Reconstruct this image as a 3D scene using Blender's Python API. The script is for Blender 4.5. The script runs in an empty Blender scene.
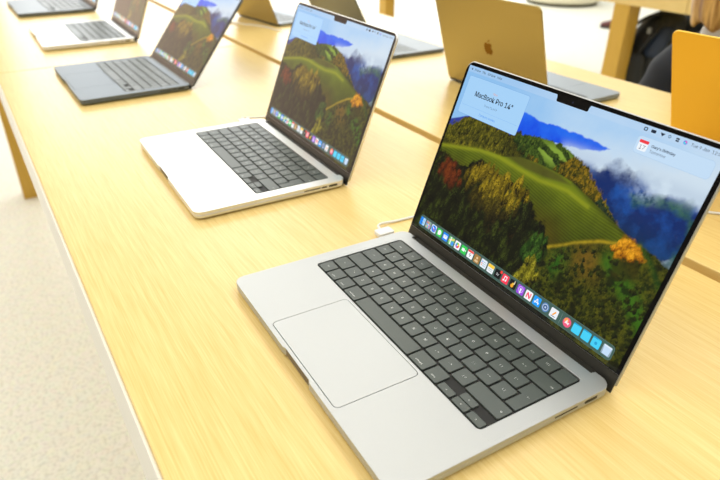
import bpy, bmesh, math, random
import numpy as np
from mathutils import Vector, Matrix, Euler

random.seed(4)
SC = bpy.context.scene
COL = SC.collection
PI = math.pi

# ------------------------------------------------------------------ helpers
def lin(c):
    return tuple(((v / 255) / 12.92 if v / 255 <= .04045 else ((v / 255 + .055) / 1.055) ** 2.4) for v in c)

def link(name, mesh, mats=(), parent=None, loc=None, rot=None):
    o = bpy.data.objects.new(name, mesh)
    COL.objects.link(o)
    if mesh is not None and mats:
        if not isinstance(mats, (list, tuple)):
            mats = [mats]
        if len(mesh.materials) == 0:
            for m in mats:
                mesh.materials.append(m)
        else:                                   # shared mesh: materials sit on the object
            for i, m in enumerate(mats):
                if mesh.materials[i] is not m:
                    o.material_slots[i].link = 'OBJECT'
                    o.material_slots[i].material = m
    if parent is not None:
        o.parent = parent
    if loc is not None:
        o.location = loc
    if rot is not None:
        o.rotation_euler = rot
    return o

def tag(o, label, cat, group=None):
    o['label'] = label
    o['category'] = cat
    if group:
        o['group'] = group
    return o

def thing(name, label, cat, loc=(0, 0, 0), rz=0, group=None):
    o = bpy.data.objects.new(name, None)
    o.empty_display_size = .05
    COL.objects.link(o)
    o.location = loc
    o.rotation_euler = (0, 0, rz)
    return tag(o, label, cat, group)

def structure(o):
    o['kind'] = 'structure'
    return o

def rrect(x0, y0, x1, y1, r, n=6):
    pts = []
    for cx, cy, a0 in ((x1 - r, y1 - r, 0), (x0 + r, y1 - r, 90), (x0 + r, y0 + r, 180), (x1 - r, y0 + r, 270)):
        for i in range(n + 1):
            a = math.radians(a0 + 90 * i / n)
            pts.append((cx + r * math.cos(a), cy + r * math.sin(a)))
    return pts

def slab(loops, z0, z1, bevel=0.0, res=1):
    """solid slab between z0 and z1; the first loop is the outline, the others are holes"""
    cu = bpy.data.curves.new('slab', 'CURVE')
    cu.dimensions = '2D'
    cu.fill_mode = 'BOTH'
    for lp in loops:
        sp = cu.splines.new('POLY')
        sp.points.add(len(lp) - 1)
        for p, (x, y) in zip(sp.points, lp):
            p.co = (x, y, 0, 1)
        sp.use_cyclic_u = True
    cu.extrude = (z1 - z0) / 2 - bevel
    if bevel:
        cu.bevel_depth = bevel
        cu.bevel_resolution = res
        cu.offset = -bevel
    o = bpy.data.objects.new('slab', cu)
    COL.objects.link(o)
    me = bpy.data.meshes.new_from_object(o, depsgraph=bpy.context.evaluated_depsgraph_get())
    bpy.data.objects.remove(o)
    bpy.data.curves.remove(cu)
    me.materials.clear()
    me.transform(Matrix.Translation((0, 0, (z0 + z1) / 2)))
    return me

import os
try:                                            # Blender's own interface typeface, else its built-in one
    SANS = bpy.data.fonts.load(os.path.join(bpy.utils.resource_path('LOCAL'), 'datafiles', 'fonts', 'Inter.woff2'))
except Exception:
    SANS = None
FONTC = {}
def text_mesh(s, size, bold=0.0, align='CENTER'):
    key = (s, size, bold, align)
    if key in FONTC:
        return FONTC[key]
    cu = bpy.data.curves.new('text', 'FONT')
    cu.body = s
    if SANS:
        cu.font = SANS
    cu.size = size * (1.3 if SANS else 1)
    cu.align_x = align
    cu.align_y = 'CENTER'
    cu.offset = bold * (0 if SANS else 1)
    cu.resolution_u = 3
    o = bpy.data.objects.new('text', cu)
    COL.objects.link(o)
    me = bpy.data.meshes.new_from_object(o, depsgraph=bpy.context.evaluated_depsgraph_get())
    bpy.data.objects.remove(o)
    bpy.data.curves.remove(cu)
    me.materials.clear()
    FONTC[key] = me
    return me

def bm_mesh(name, bm, smooth=False):
    me = bpy.data.meshes.new(name)
    bmesh.ops.recalc_face_normals(bm, faces=bm.faces)
    bm.to_mesh(me)
    bm.free()
    if smooth:
        for p in me.polygons:
            p.use_smooth = True
    return me

def box_bm(bm, x0, y0, z0, x1, y1, z1, bev=0.0, seg=2):
    r = bmesh.ops.create_cube(bm, size=1)
    bmesh.ops.transform(bm, matrix=Matrix.Translation(((x0 + x1) / 2, (y0 + y1) / 2, (z0 + z1) / 2)) @ Matrix.Diagonal((x1 - x0, y1 - y0, z1 - z0, 1)), verts=r['verts'])
    if bev:
        es = list({e for v in r['verts'] for e in v.link_edges})
        bmesh.ops.bevel(bm, geom=es, offset=bev, segments=seg, affect='EDGES', profile=.5)

def box(x0, y0, z0, x1, y1, z1, bev=0.0, seg=2):
    bm = bmesh.new()
    box_bm(bm, x0, y0, z0, x1, y1, z1, bev, seg)
    return bm_mesh('box', bm)

def lathe(prof, n=48):
    bm = bmesh.new()
    rings = []
    for r, z in prof:
        if r < 1e-6:
            rings.append([bm.verts.new((0, 0, z))])
        else:
            rings.append([bm.verts.new((r * math.cos(2 * PI * i / n), r * math.sin(2 * PI * i / n), z)) for i in range(n)])
    for a, b in zip(rings, rings[1:]):
        for i in range(n):
            j = (i + 1) % n
            if len(a) == 1:
                bm.faces.new((a[0], b[i], b[j]))
            elif len(b) == 1:
                bm.faces.new((a[i], a[j], b[0]))
            else:
                bm.faces.new((a[i], a[j], b[j], b[i]))
    return bm_mesh('lathe', bm, True)

def smooth_path(pts, n=10):
    P = [Vector(p) for p in pts]
    P = [P[0] * 2 - P[1]] + P + [P[-1] * 2 - P[-2]]
    out = []
    for i in range(1, len(P) - 2):
        for k in range(n):
            t = k / n
            a, b, c, d = P[i - 1], P[i], P[i + 1], P[i + 2]
            out.append(.5 * ((2 * b) + (c - a) * t + (2 * a - 5 * b + 4 * c - d) * t * t + (3 * b - a - 3 * c + d) * t ** 3))
    out.append(P[-2])
    return out

def tube(pts, r, n=10, smooth=True, flat=1.0):
    """tube along points; r a number or a list"""
    pts = [Vector(p) for p in pts]
    bm = bmesh.new()
    rings = []
    up = Vector((0, 0, 1))
    for i, p in enumerate(pts):
        t = (pts[min(i + 1, len(pts) - 1)] - pts[max(i - 1, 0)]).normalized()
        s = t.cross(up)
        if s.length < 1e-4:
            s = t.cross(Vector((0, 1, 0)))
        s.normalize()
        u = s.cross(t)
        rr = r[i] if isinstance(r, (list, tuple)) else r
        rings.append([bm.verts.new(p + s * rr * math.cos(2 * PI * k / n) + u * rr * flat * math.sin(2 * PI * k / n)) for k in range(n)])
    for a, b in zip(rings, rings[1:]):
        for k in range(n):
            bm.faces.new((a[k], a[(k + 1) % n], b[(k + 1) % n], b[k]))
    bm.faces.new(rings[0][::-1])
    bm.faces.new(rings[-1])
    return bm_mesh('tube', bm, smooth)

def join(meshes, mats_index=None):
    """join several meshes into one, optional material index for each"""
    bm = bmesh.new()
    for i, m in enumerate(meshes):
        n0 = len(bm.faces)
        bm.from_mesh(m)
        bm.faces.ensure_lookup_table()
        if mats_index:
            for f in bm.faces[n0:]:
                f.material_index = mats_index[i]
    me = bpy.data.meshes.new('joined')
    bm.to_mesh(me)
    bm.free()
    return me

def moved(me, M):
    m = me.copy()
    m.transform(M)
    return m

# ------------------------------------------------------------------ materials
def new_mat(name):
    m = bpy.data.materials.new(name)
    m.use_nodes = True
    nt = m.node_tree
    return m, nt, nt.nodes['Principled BSDF']

def plain(name, col, rough=.5, metal=0.0, spec=.5, noise=0.0, scale=40.0, bump=0.0):
    m, nt, b = new_mat(name)
    c = lin(col)
    b.inputs['Base Color'].default_value = (*c, 1)
    b.inputs['Roughness'].default_value = rough
    b.inputs['Metallic'].default_value = metal
    b.inputs['Specular IOR Level'].default_value = spec
    if noise or bump:
        tc = nt.nodes.new('ShaderNodeTexCoord')
        nz = nt.nodes.new('ShaderNodeTexNoise')
        nz.inputs['Scale'].default_value = scale
        nz.inputs['Detail'].default_value = 4
        nt.links.new(tc.outputs['Object'], nz.inputs['Vector'])
        if noise:
            mx = nt.nodes.new('ShaderNodeMix')
            mx.data_type = 'RGBA'
            mx.inputs['A'].default_value = (*[v * (1 - noise) for v in c], 1)
            mx.inputs['B'].default_value = (*[min(1, v * (1 + noise)) for v in c], 1)
            nt.links.new(nz.outputs['Fac'], mx.inputs['Factor'])
            nt.links.new(mx.outputs['Result'], b.inputs['Base Color'])
        if bump:
            bp = nt.nodes.new('ShaderNodeBump')
            bp.inputs['Strength'].default_value = bump
            bp.inputs['Distance'].default_value = .002
            nt.links.new(nz.outputs['Fac'], bp.inputs['Height'])
            nt.links.new(bp.outputs['Normal'], b.inputs['Normal'])
    return m

def wood(name, a, b_, rough=.42, along='X'):
    m, nt, b = new_mat(name)
    tc = nt.nodes.new('ShaderNodeTexCoord')
    mp = nt.nodes.new('ShaderNodeMapping')
    s = {'X': (7, 210, 210), 'Z': (210, 210, 7)}[along]
    mp.inputs['Scale'].default_value = s
    nt.links.new(tc.outputs['Object'], mp.inputs['Vector'])
    nz = nt.nodes.new('ShaderNodeTexNoise')
    nz.inputs['Scale'].default_value = 1.0
    nz.inputs['Detail'].default_value = 6
    nz.inputs['Roughness'].default_value = .62
    nt.links.new(mp.outputs['Vector'], nz.inputs['Vector'])
    mp2 = nt.nodes.new('ShaderNodeMapping')
    mp2.inputs['Scale'].default_value = {'X': (18, 760, 760), 'Z': (760, 760, 18)}[along]
    nt.links.new(tc.outputs['Object'], mp2.inputs['Vector'])
    nz2 = nt.nodes.new('ShaderNodeTexNoise')
    nz2.inputs['Scale'].default_value = 1.0
    nz2.inputs['Detail'].default_value = 3
    nt.links.new(mp2.outputs['Vector'], nz2.inputs['Vector'])
    ad = nt.nodes.new('ShaderNodeMath')
    ad.operation = 'ADD'
    nt.links.new(nz.outputs['Fac'], ad.inputs[0])
    nt.links.new(nz2.outputs['Fac'], ad.inputs[1])
    rp = nt.nodes.new('ShaderNodeValToRGB')
    rp.color_ramp.elements[0].position = .34
    rp.color_ramp.elements[1].position = .66
    rp.color_ramp.elements[0].color = (*lin(a), 1)
    rp.color_ramp.elements[1].color = (*lin(b_), 1)
    hf = nt.nodes.new('ShaderNodeMath')
    hf.operation = 'MULTIPLY'
    hf.inputs[1].default_value = .5
    nt.links.new(ad.outputs[0], hf.inputs[0])
    nt.links.new(hf.outputs[0], rp.inputs['Fac'])
    nt.links.new(rp.outputs['Color'], b.inputs['Base Color'])
    b.inputs['Roughness'].default_value = rough
    return m

M_WOOD = wood('oak_tabletop', (224, 190, 112), (243, 218, 150), .28)
M_LEG = wood('oak_leg', (204, 160, 60), (216, 174, 72), along='Z')
M_FLOOR = None
def floor_mat():
    m, nt, b = new_mat('terrazzo_floor')
    tc = nt.nodes.new('ShaderNodeTexCoord')
    v = nt.nodes.new('ShaderNodeTexVoronoi')
    v.inputs['Scale'].default_value = 55
    nt.links.new(tc.outputs['Object'], v.inputs['Vector'])
    n = nt.nodes.new('ShaderNodeTexNoise')
    n.inputs['Scale'].default_value = 95
    n.inputs['Detail'].default_value = 5
    nt.links.new(tc.outputs['Object'], n.inputs['Vector'])
    rp = nt.nodes.new('ShaderNodeValToRGB')
    e = rp.color_ramp.elements
    e[0].position, e[0].color = .36, (*lin((212, 212, 196)), 1)
    e[1].position, e[1].color = .52, (*lin((232, 232, 216)), 1)
    nt.links.new(n.outputs['Fac'], rp.inputs['Fac'])
    mx = nt.nodes.new('ShaderNodeMix')
    mx.data_type = 'RGBA'
    mx.inputs['Factor'].default_value = .05
    nt.links.new(rp.outputs['Color'], mx.inputs['A'])
    nt.links.new(v.outputs['Color'], mx.inputs['B'])
    hs = nt.nodes.new('ShaderNodeHueSaturation')
    hs.inputs['Saturation'].default_value = .7
    nt.links.new(mx.outputs['Result'], hs.inputs['Color'])
    nt.links.new(hs.outputs['Color'], b.inputs['Base Color'])
    b.inputs['Roughness'].default_value = .45
    return m
M_FLOOR = floor_mat()
M_WALL = plain('painted_wall', (150, 146, 138), .8, noise=.04, scale=3)
M_CEIL = plain('white_ceiling', (235, 233, 228), .8)

def metal(name, col, rough=.42):
    return plain(name, col, rough, 1.0, noise=.02, scale=900)
FIN = {  # body, lid back, key side
    'silver_grey': metal('silver_grey_aluminium', (196, 199, 201), .54),
    'silver': metal('silver_aluminium', (232, 233, 233)),
    'space': metal('space_grey_aluminium', (112, 120, 127), .40),
    'grey': metal('mid_grey_aluminium', (146, 154, 162), .40),
    'dark': metal('dark_aluminium', (120, 126, 130), .38),
    'tan_reflect': metal('tan_reflection_aluminium', (178, 164, 116), .4),  # grey lid metal with the oak table's warm reflection put into its colour
    'orange_reflect': metal('orange_reflection_aluminium', (228, 188, 78), .4),  # brighter amber variant, table reflection tinted into the lid of a grey laptop
}
M_WELL = plain('black_keyboard_well', (20, 21, 21), .6)
M_KEY = plain('black_key_plastic', (76, 84, 81), .34, noise=.05, scale=300)
M_LEGEND = plain('white_key_legend', (235, 238, 238), .5)
M_GROOVE = plain('dark_groove', (30, 30, 30), .7)
M_SCOOP = plain('shaded_scoop_metal', (120, 112, 102), .5, .6)  # body metal darkened: the scoop's shade is put into the colour
M_HINGE = plain('black_hinge_cover', (70, 69, 64), .34, .7)
M_BEZEL = plain('black_glass_bezel', (6, 6, 7), .06, spec=.25)
M_PORT = plain('dark_port', (16, 16, 17), .5)
M_FOOT = plain('rubber_foot', (30, 30, 30), .8)
M_WHITE = plain('white_cable', (240, 240, 238), .45)
M_LOGO = plain('polished_gold_logo', (128, 92, 22), .4, 1.0)

def screen_mat():
    m, nt, b = new_mat('lit_display')
    at = nt.nodes.new('ShaderNodeAttribute')
    at.attribute_name = 'Col'
    b.inputs['Base Color'].default_value = (.004, .004, .004, 1)
    b.inputs['Roughness'].default_value = .05
    b.inputs['Specular IOR Level'].default_value = .25
    nt.links.new(at.outputs['Color'], b.inputs['Emission Color'])
    b.inputs['Emission Strength'].default_value = SCREEN_GAIN
    return m
SCREEN_GAIN = 1.1
M_SCREEN = screen_mat()

# ------------------------------------------------------------------ wallpaper (lit pixels as a fine coloured mesh)
def vnoise(x, y, seed):
    rng = np.random.RandomState(seed)
    G = rng.rand(256, 256)
    xi = np.floor(x).astype(int); yi = np.floor(y).astype(int)
    fx = x - xi; fy = y - yi
    fx = fx * fx * (3 - 2 * fx); fy = fy * fy * (3 - 2 * fy)
    g = lambda a, b: G[a % 256, b % 256]
    return (g(xi, yi) * (1 - fx) + g(xi + 1, yi) * fx) * (1 - fy) + (g(xi, yi + 1) * (1 - fx) + g(xi + 1, yi + 1) * fx) * fy

def fbm(x, y, s, seed, o=5):
    a = 0; w = 1; t = 0
    for k in range(o):
        a = a + w * vnoise(x * s + 37 * k, y * s + 17 * k, seed + k); t += w
        w *= .55; s *= 2.1
    return a / t

def polydist(px, py, poly):
    """signed distance, positive inside"""
    d = np.full(px.shape, 1e9); ins = np.zeros(px.shape, bool)
    n = len(poly)
    for i in range(n):
        x0, y0 = poly[i]; x1, y1 = poly[(i + 1) % n]
        ex, ey = x1 - x0, y1 - y0
        L = ex * ex + ey * ey + 1e-9
        t = np.clip(((px - x0) * ex + (py - y0) * ey) / L, 0, 1)
        d = np.minimum(d, np.hypot(px - x0 - t * ex, py - y0 - t * ey))
        c = ((y0 > py) != (y1 > py)) & (px < (x1 - x0) * (py - y0) / (y1 - y0 + 1e-12) + x0)
        ins ^= c
    return np.where(ins, d, -d)

def linedist(px, py, pl):
    d = np.full(px.shape, 1e9)
    for (x0, y0), (x1, y1) in zip(pl, pl[1:]):
        ex, ey = x1 - x0, y1 - y0
        t = np.clip(((px - x0) * ex + (py - y0) * ey) / (ex * ex + ey * ey + 1e-9), 0, 1)
        d = np.minimum(d, np.hypot(px - x0 - t * ex, py - y0 - t * ey))
    return d

DX, D0, D1 = 151.3, 11.4, 207.8          # lit area in mm: half width, bottom and top along the lid
def wallpaper_mesh(nx=600, ny=400):
    xs = np.linspace(-DX, DX, nx); ts = np.linspace(D0, D1, ny)
    X, T = np.meshgrid(xs, ts)
    C = np.zeros(X.shape + (3,))
    L = lambda *c: np.array(lin(c))
    def put(mask, col):
        nonlocal C
        mask = np.clip(mask, 0, 1)[..., None]
        C = C * (1 - mask) + col * mask
    def mixc(a, b, f):
        f = np.clip(f, 0, 1)[..., None]
        return a * (1 - f) + b * f
    def soft(poly, edge=1.0, rough=0.0, s=.15, seed=1):
        d = polydist(X, T, poly)
        if rough:
            d = d + (fbm(X, T, s, seed) - .5) * 2 * rough
        return np.clip(d / edge + .5, 0, 1)
    f1 = fbm(X, T, .02, 3); f2 = fbm(X, T, .06, 9); f3 = fbm(X, T, .25, 21); f4 = fbm(X, T * .7, 1.0, 33, 4); f5 = fbm(X * 1.6, T * .6, .34, 77, 4)
    rng = np.random.RandomState(8)
    dx, dt = xs[1] - xs[0], ts[1] - ts[0]
    def trees(poly, n, w, h, dark, mid_, lit, litf, clipm=None, cone=.6):
        '''crowns drawn far to near: lit from the upper left, dark underneath'''
        nonlocal C
        px = [p[0] for p in poly]; py = [p[1] for p in poly]
        cand = np.stack([rng.uniform(min(px), max(px), n * 4), rng.uniform(min(py), max(py), n * 4)], 1)
        ins = polydist(cand[:, 0], cand[:, 1], poly) > 0
        cand = cand[ins][:n]
        cand = cand[np.argsort(-cand[:, 1])]
        for cx, ct in cand:
            k = rng.uniform(.6, 1.35)
            ww, hh = w * k, h * k * rng.uniform(.85, 1.25)
            i0, i1 = int((cx - ww * 1.5 + DX) / dx), int((cx + ww * 1.5 + DX) / dx) + 2
            j0, j1 = int((ct - hh * 1.5 - D0) / dt), int((ct + hh * 1.5 - D0) / dt) + 2
            i0, j0 = max(i0, 0), max(j0, 0); i1, j1 = min(i1, nx), min(j1, ny)
            if i1 <= i0 or j1 <= j0:
                continue
            x = (X[j0:j1, i0:i1] - cx) / ww; t = (T[j0:j1, i0:i1] - ct) / hh
            wd = 1 - cone * (t * .5 + .5)
            nz_ = (f4[j0:j1, i0:i1] - .5) * 1.3
            r = np.sqrt((x / np.maximum(wd, .12)) ** 2 * .8 + t ** 2) + nz_
            m = np.clip((1 - r) * 3.2, 0, 1)[..., None]
            lt = np.clip(.5 + .45 * t - .35 * x + nz_ * 1.2, 0, 1) * litf(cx, ct) * rng.uniform(.55, 1.15)
            col = np.where(lt[..., None] < .45, dark + (mid_ - dark) * (lt / .45)[..., None], mid_ + (lit - mid_) * np.clip((lt - .45) / .55, 0, 1)[..., None])
            C[j0:j1, i0:i1] = C[j0:j1, i0:i1] * (1 - m) + col * m
    # sky, paler and hazier to the right and low
    sky = mixc(L(140, 190, 236), L(186, 214, 240), (X + 100) / 230 + (f1 - .5) * .8)
    C = mixc(sky, L(205, 222, 236), (195 - T) / 30 * (X > -60) + (f2 - .5) * .5 + (X - 60) / 160)
    far = [(-156, 144), (-123, 157), (-85, 177), (-52, 182), (-38, 180), (-21, 179), (-2, 180), (16, 181), (34, 181), (45, 180), (59, 179), (49, 174), (29, 169), (8, 166), (-13, 164), (-38, 146), (-115, 143), (-156, 138)]
    put(soft(far, 1.5, 2, .1, 5), mixc(L(8, 72, 224), L(30, 108, 236), f2 * 1.6 - .3 + (T - 172) / 40))
    put(np.clip((-60 - X) / 60, 0, 1) * soft(far, 1.5), L(46, 60, 150))
    # blue valley mountain and its ridges
    bl = [(23, 162), (42, 161), (53, 162), (63, 168), (71, 169), (82, 167), (96, 165), (107, 162), (101, 155), (114, 158), (128, 160), (144, 164), (150, 165), (158, 118), (142, 108), (122, 102), (100, 108), (71, 122), (40, 142)]
    col = mixc(L(10, 40, 100), L(24, 80, 160), (f2 - .38) * 3)
    col = mixc(col, L(12, 44, 66), (140 - T) / 40)
    put(soft(bl, 7, 9, .07, 11), col)
    ridge = [(94, 150), (105, 156), (118, 159), (132, 161), (144, 164), (158, 118), (158, 92), (142, 96), (156, 150), (129, 153), (113, 149), (100, 143)]
    put(soft(ridge, 5, 4, .12, 12) * .8, mixc(L(26, 70, 74), L(58, 104, 74), (f3 - .35) * 3))
    # mist
    mist = np.exp(-((T - (162 + .06 * X)) / 7.0) ** 2) * np.clip((X - 2) / 12, 0, 1) * np.clip((f2 - .22) * 3.6, 0, 1) * np.clip((86 - X) / 40, .0, 1)
    put(mist * .95, L(190, 208, 228))
    wl = np.exp(-((T - 168) / 7.0) ** 2) * np.clip((X - 55) / 20, 0, 1) * np.clip((f2 - .30) * 4, 0, 1)
    put(wl * .75, L(186, 204, 222))
    put(np.exp(-(((X - 104) / 12) ** 2 + ((T - 157) / 7) ** 2)) * np.clip((f3 - .25) * 3, 0, 1) * .8, L(150, 170, 205))
    # middle green hills with fields
    mid = [(-60, 150), (-47, 158), (-33, 163), (-14, 166), (0, 166), (13, 166), (25, 161), (36, 154), (47, 147), (60, 140), (69, 136), (86, 129), (98, 118), (75, 118), (48, 126), (12, 135), (-27, 135), (-55, 130)]
    col = mixc(L(18, 36, 12), L(70, 94, 24), (f4 * .5 + f3 * .5 - .36) * 3)
    fld = np.clip((np.sin(X * .22 + T * .5 + f2 * 7) + .1) * 1.5, 0, 1) * np.exp(-(((X - 2) / 24) ** 2 + ((T - 155) / 10) ** 2)) * 1.3
    col = mixc(col, L(128, 158, 54), fld)
    put(soft(mid, 1.6, 3, .2, 14), col)
    bt = [(14, 150), (26, 160), (41, 157), (54, 148), (68, 139), (84, 128), (98, 118), (80, 122), (49, 133), (26, 141)]
    put(soft(bt, 3, 6, .16, 15), mixc(L(22, 28, 8), L(140, 112, 20), (f4 * .5 + f5 * .5 - .38) * 3.2))
    # left forest band
    fr = [(-158, 132), (-142, 146), (-123, 156), (-107, 159), (-82, 158), (-58, 157), (-47, 163), (-36, 152), (-30, 143), (-39, 135), (-60, 128), (-90, 126), (-122, 120), (-158, 111)]
    put(soft(fr, 2, 4, .22, 16), mixc(L(18, 22, 6), L(108, 102, 20), (f4 * .5 + f5 * .5 - .36) * 2.8 + (X + 100) / -300))
    trees([(-158, 130), (-142, 144), (-123, 154), (-107, 157), (-82, 156), (-58, 155), (-45, 160), (-36, 150), (-32, 143), (-39, 136), (-60, 129), (-90, 127), (-122, 121), (-158, 112)], 260, 3.2, 4.2, L(16, 20, 5), L(66, 66, 12), L(134, 124, 26), lambda x, t: .9 if x < -60 else .65)
    trees([(-30, 146), (-20, 140), (0, 142), (18, 148), (28, 158), (41, 155), (54, 146), (70, 136), (88, 124), (66, 130), (40, 138), (10, 140)], 120, 3.2, 4.0, L(16, 24, 6), L(70, 66, 12), L(160, 124, 22), lambda x, t: .95)
    trees([(-50, 156), (-40, 162), (-20, 164), (-14, 158), (-30, 146), (-44, 146)], 40, 2.8, 3.4, L(12, 26, 8), L(44, 66, 18), L(96, 112, 30), lambda x, t: .8)
    trees([(58, 140), (75, 132), (96, 118), (118, 114), (100, 112), (76, 122)], 60, 3, 3.6, L(10, 24, 20), L(30, 52, 30), L(90, 92, 40), lambda x, t: .7)
    # big vineyard hill
    hill = [(-158, 114), (-129, 120), (-98, 127), (-75, 131), (-57, 132), (-34, 139), (-14, 141), (12, 141), (35, 139), (60, 132), (80, 126), (101, 120), (121, 114), (121, 104), (104, 100), (86, 98), (64, 85), (42, 65), (12, 60), (-35, 60), (-86, 70), (-158, 80)]
    rows = .5 + .5 * np.sin((T + X * .13 + 4 * np.sin(X / 40) + 3 * (f1 - .5)) * 2.35)
    col = mixc(L(54, 64, 8), L(106, 120, 20), (T - 84) / 50 + (f2 - .5) * .6)
    col = mixc(col, col * .45, rows * np.clip((132 - T) / 14, 0, 1) * .8)
    col = mixc(col, L(92, 70, 14), np.clip((112 - T) / 30, 0, 1) * .55 * np.clip((60 - X) / 30, 0, 1))
    put(soft(hill, 1.4), col)
    put(np.exp(-(linedist(X, T, [(-158, 113), (-121, 121), (-90, 128), (-60, 130), (-29, 128), (-1, 127), (19, 129), (34, 130), (60, 125)]) / 2.4) ** 2) * .55, L(156, 162, 30))
    rp = [(-53, 134), (-34, 140), (-7, 141), (19, 140), (34, 136), (4, 132), (-22, 131)]
    put(soft(rp, 3) * .8, mixc(L(58, 50, 22), L(84, 84, 28), f2))
    put(np.exp(-(linedist(X, T, [(36, 139), (60, 131), (80, 125), (101, 119), (122, 115)]) / 2.2) ** 2) * .5, L(30, 30, 10))
    # lower right hills
    low = [(30, 70), (51, 82), (64, 91), (86, 104), (104, 110), (121, 116), (140, 113), (158, 107), (158, 10), (40, 10), (36, 40)]
    col = mixc(L(22, 32, 4), L(84, 84, 14), (f4 * .5 + f3 * .5 - .36) * 3)
    col = mixc(col, L(112, 84, 22), np.exp(-(((X - 82) / 20) ** 2 + ((T - 80) / 14) ** 2)) * f3 * 1.4)
    col = mixc(col, L(34, 92, 20), np.exp(-(((X - 56) / 10) ** 2 + ((T - 66) / 14) ** 2)) * (f2 + .2))
    col = mixc(col, L(56, 104, 18), np.exp(-(linedist(X, T, [(103, 90), (117, 82), (131, 74), (147, 62), (158, 54)]) / 9) ** 2) * .9)
    col = mixc(col, L(12, 16, 4), np.clip((fbm(X, T, .09, 51) - .56) * 9, 0, 1) * .85)
    put(soft(low, 1.8, 1.2, .3, 18), col)
    put(np.exp(-(linedist(X, T, [(38, 74), (51, 82), (64, 91), (86, 103), (104, 109), (121, 115)]) / 1.6) ** 2) * .8 * (.4 + f3), L(176, 150, 30))
    put(np.exp(-(linedist(X, T, [(121, 116), (135, 107), (146, 97), (158, 84)]) / 3) ** 2) * .4, L(30, 80, 20))
    ts_ = [(103, 93), (112, 104), (126, 106), (131, 90), (120, 80), (110, 82)]
    put(soft(ts_, 5, 4, .2, 19) * .8, mixc(L(24, 26, 4), L(60, 54, 8), f3))
    og = [(100, 103), (104, 115), (114, 117), (122, 114), (129, 106), (121, 103), (111, 100), (104, 96)]
    put(soft(og, 4, 4, .22, 20), mixc(L(120, 66, 6), L(206, 138, 16), (f3 - .3) * 2.6))
    # dark foreground trees
    fg = [(-158, 112), (-127, 106), (-106, 103), (-94, 113), (-82, 116), (-62, 114), (-43, 115), (-21, 117), (-4, 105), (11, 96), (24, 90), (34, 82), (40, 66), (40, 50), (46, 38), (60, 24), (80, 8), (-158, 6)]
    d = soft(fg, 3, 9, .12, 22)
    col = mixc(L(4, 6, 3), L(30, 36, 10), (f5 * .5 + f4 * .5 - .44) * 3.6)
    yt = [(-96, 100), (-82, 116), (-63, 118), (-43, 117), (-19, 119), (-3, 107), (-7, 92), (-30, 82), (-62, 80), (-88, 88)]
    y = np.clip(polydist(X, T, yt) / 10 + .5, 0, 1)
    col = mixc(col, L(140, 116, 14), y * np.clip((f4 * .6 + f5 * .6 - .50) * 3.6, 0, 1) * np.clip((T - 74) / 34, .25, 1))
    col = mixc(col, L(98, 42, 12), np.exp(-(((X + 134) / 15) ** 2 + ((T - 94) / 9) ** 2)) * (f2 + .15) * 1.2)
    col = mixc(col, L(44, 84, 18), np.exp(-(((X - 24) / 13) ** 2 + ((T - 66) / 14) ** 2)) * np.clip((f3 - .4) * 3.4, 0, 1))
    col = mixc(col, L(150, 140, 24), np.exp(-(((X - 27) / 11) ** 2 + ((T - 41) / 13) ** 2)) * np.clip((f3 - .36) * 3.4, 0, 1))
    col = mixc(col, L(60, 40, 16), np.exp(-(((X + 28) / 26) ** 2 + ((T - 62) / 20) ** 2)) * np.clip((f3 - .4) * 2.6, 0, 1) * .7)
    put(d, col)
    trees([(60, 88), (100, 98), (150, 80), (154, 20), (60, 18), (42, 60)], 170, 2.6, 2.8, L(10, 14, 3), L(38, 46, 8), L(92, 90, 18), lambda x, t: .75, cone=.2)
    trees([(100, 102), (104, 112), (114, 115), (122, 112), (128, 106), (120, 103), (110, 100)], 34, 3.0, 3.0, L(96, 50, 4), L(184, 116, 10), L(236, 170, 34), lambda x, t: 1.0, cone=.2)
    trees([(-158, 106), (-127, 102), (-106, 99), (-94, 108), (-60, 108), (-21, 108), (0, 98), (24, 86), (34, 74), (38, 40), (60, 20), (-158, 14)], 330, 6.0, 9.5, L(3, 5, 2), L(18, 24, 7), L(74, 88, 22), lambda x, t: .8)
    trees([(-140, 100), (-124, 102), (-108, 98), (-100, 84), (-112, 76), (-140, 84)], 26, 5, 6, L(30, 12, 4), L(92, 36, 10), L(140, 66, 20), lambda x, t: .8, cone=.3)
    trees([(-98, 96), (-84, 112), (-62, 114), (-42, 113), (-20, 114), (-4, 104), (-8, 92), (-30, 84), (-62, 82), (-88, 86)], 70, 5.0, 8.5, L(14, 14, 3), L(92, 78, 8), L(176, 150, 30), lambda x, t: .95)
    trees([(-80, 86), (-40, 86), (-12, 92), (-10, 80), (-40, 70), (-78, 74)], 34, 5.0, 8, L(8, 8, 3), L(52, 46, 8), L(110, 96, 22), lambda x, t: .8)
    trees([(12, 62), (22, 76), (34, 78), (38, 62), (30, 52), (16, 52)], 20, 4.5, 7, L(6, 12, 4), L(30, 60, 14), L(76, 116, 34), lambda x, t: .9)
    trees([(12, 36), (22, 54), (34, 56), (42, 42), (34, 28), (18, 28)], 24, 4.0, 6, L(16, 18, 4), L(96, 92, 14), L(182, 172, 44), lambda x, t: .95)
    # menu bar veil along the top
    put((T > 201.2).astype(float) * .28, L(196, 216, 240))
    # build the grid mesh in lid space: x, y = 0 (front), z = along the lid
    co = np.stack([X / 1000, np.zeros_like(X), T / 1000], -1).reshape(-1, 3)
    idx = np.arange(nx * ny).reshape(ny, nx)
    f = np.stack([idx[:-1, :-1], idx[:-1, 1:], idx[1:, 1:], idx[1:, :-1]], -1).reshape(-1, 4)
    me = bpy.data.meshes.new('display_pixels')
    me.vertices.add(len(co)); me.vertices.foreach_set('co', co.ravel())
    me.loops.add(f.size); me.loops.foreach_set('vertex_index', f.ravel().astype(np.int32))
    me.polygons.add(len(f))
    me.polygons.foreach_set('loop_start', np.arange(0, f.size, 4, dtype=np.int32))
    me.update(calc_edges=True)
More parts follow.
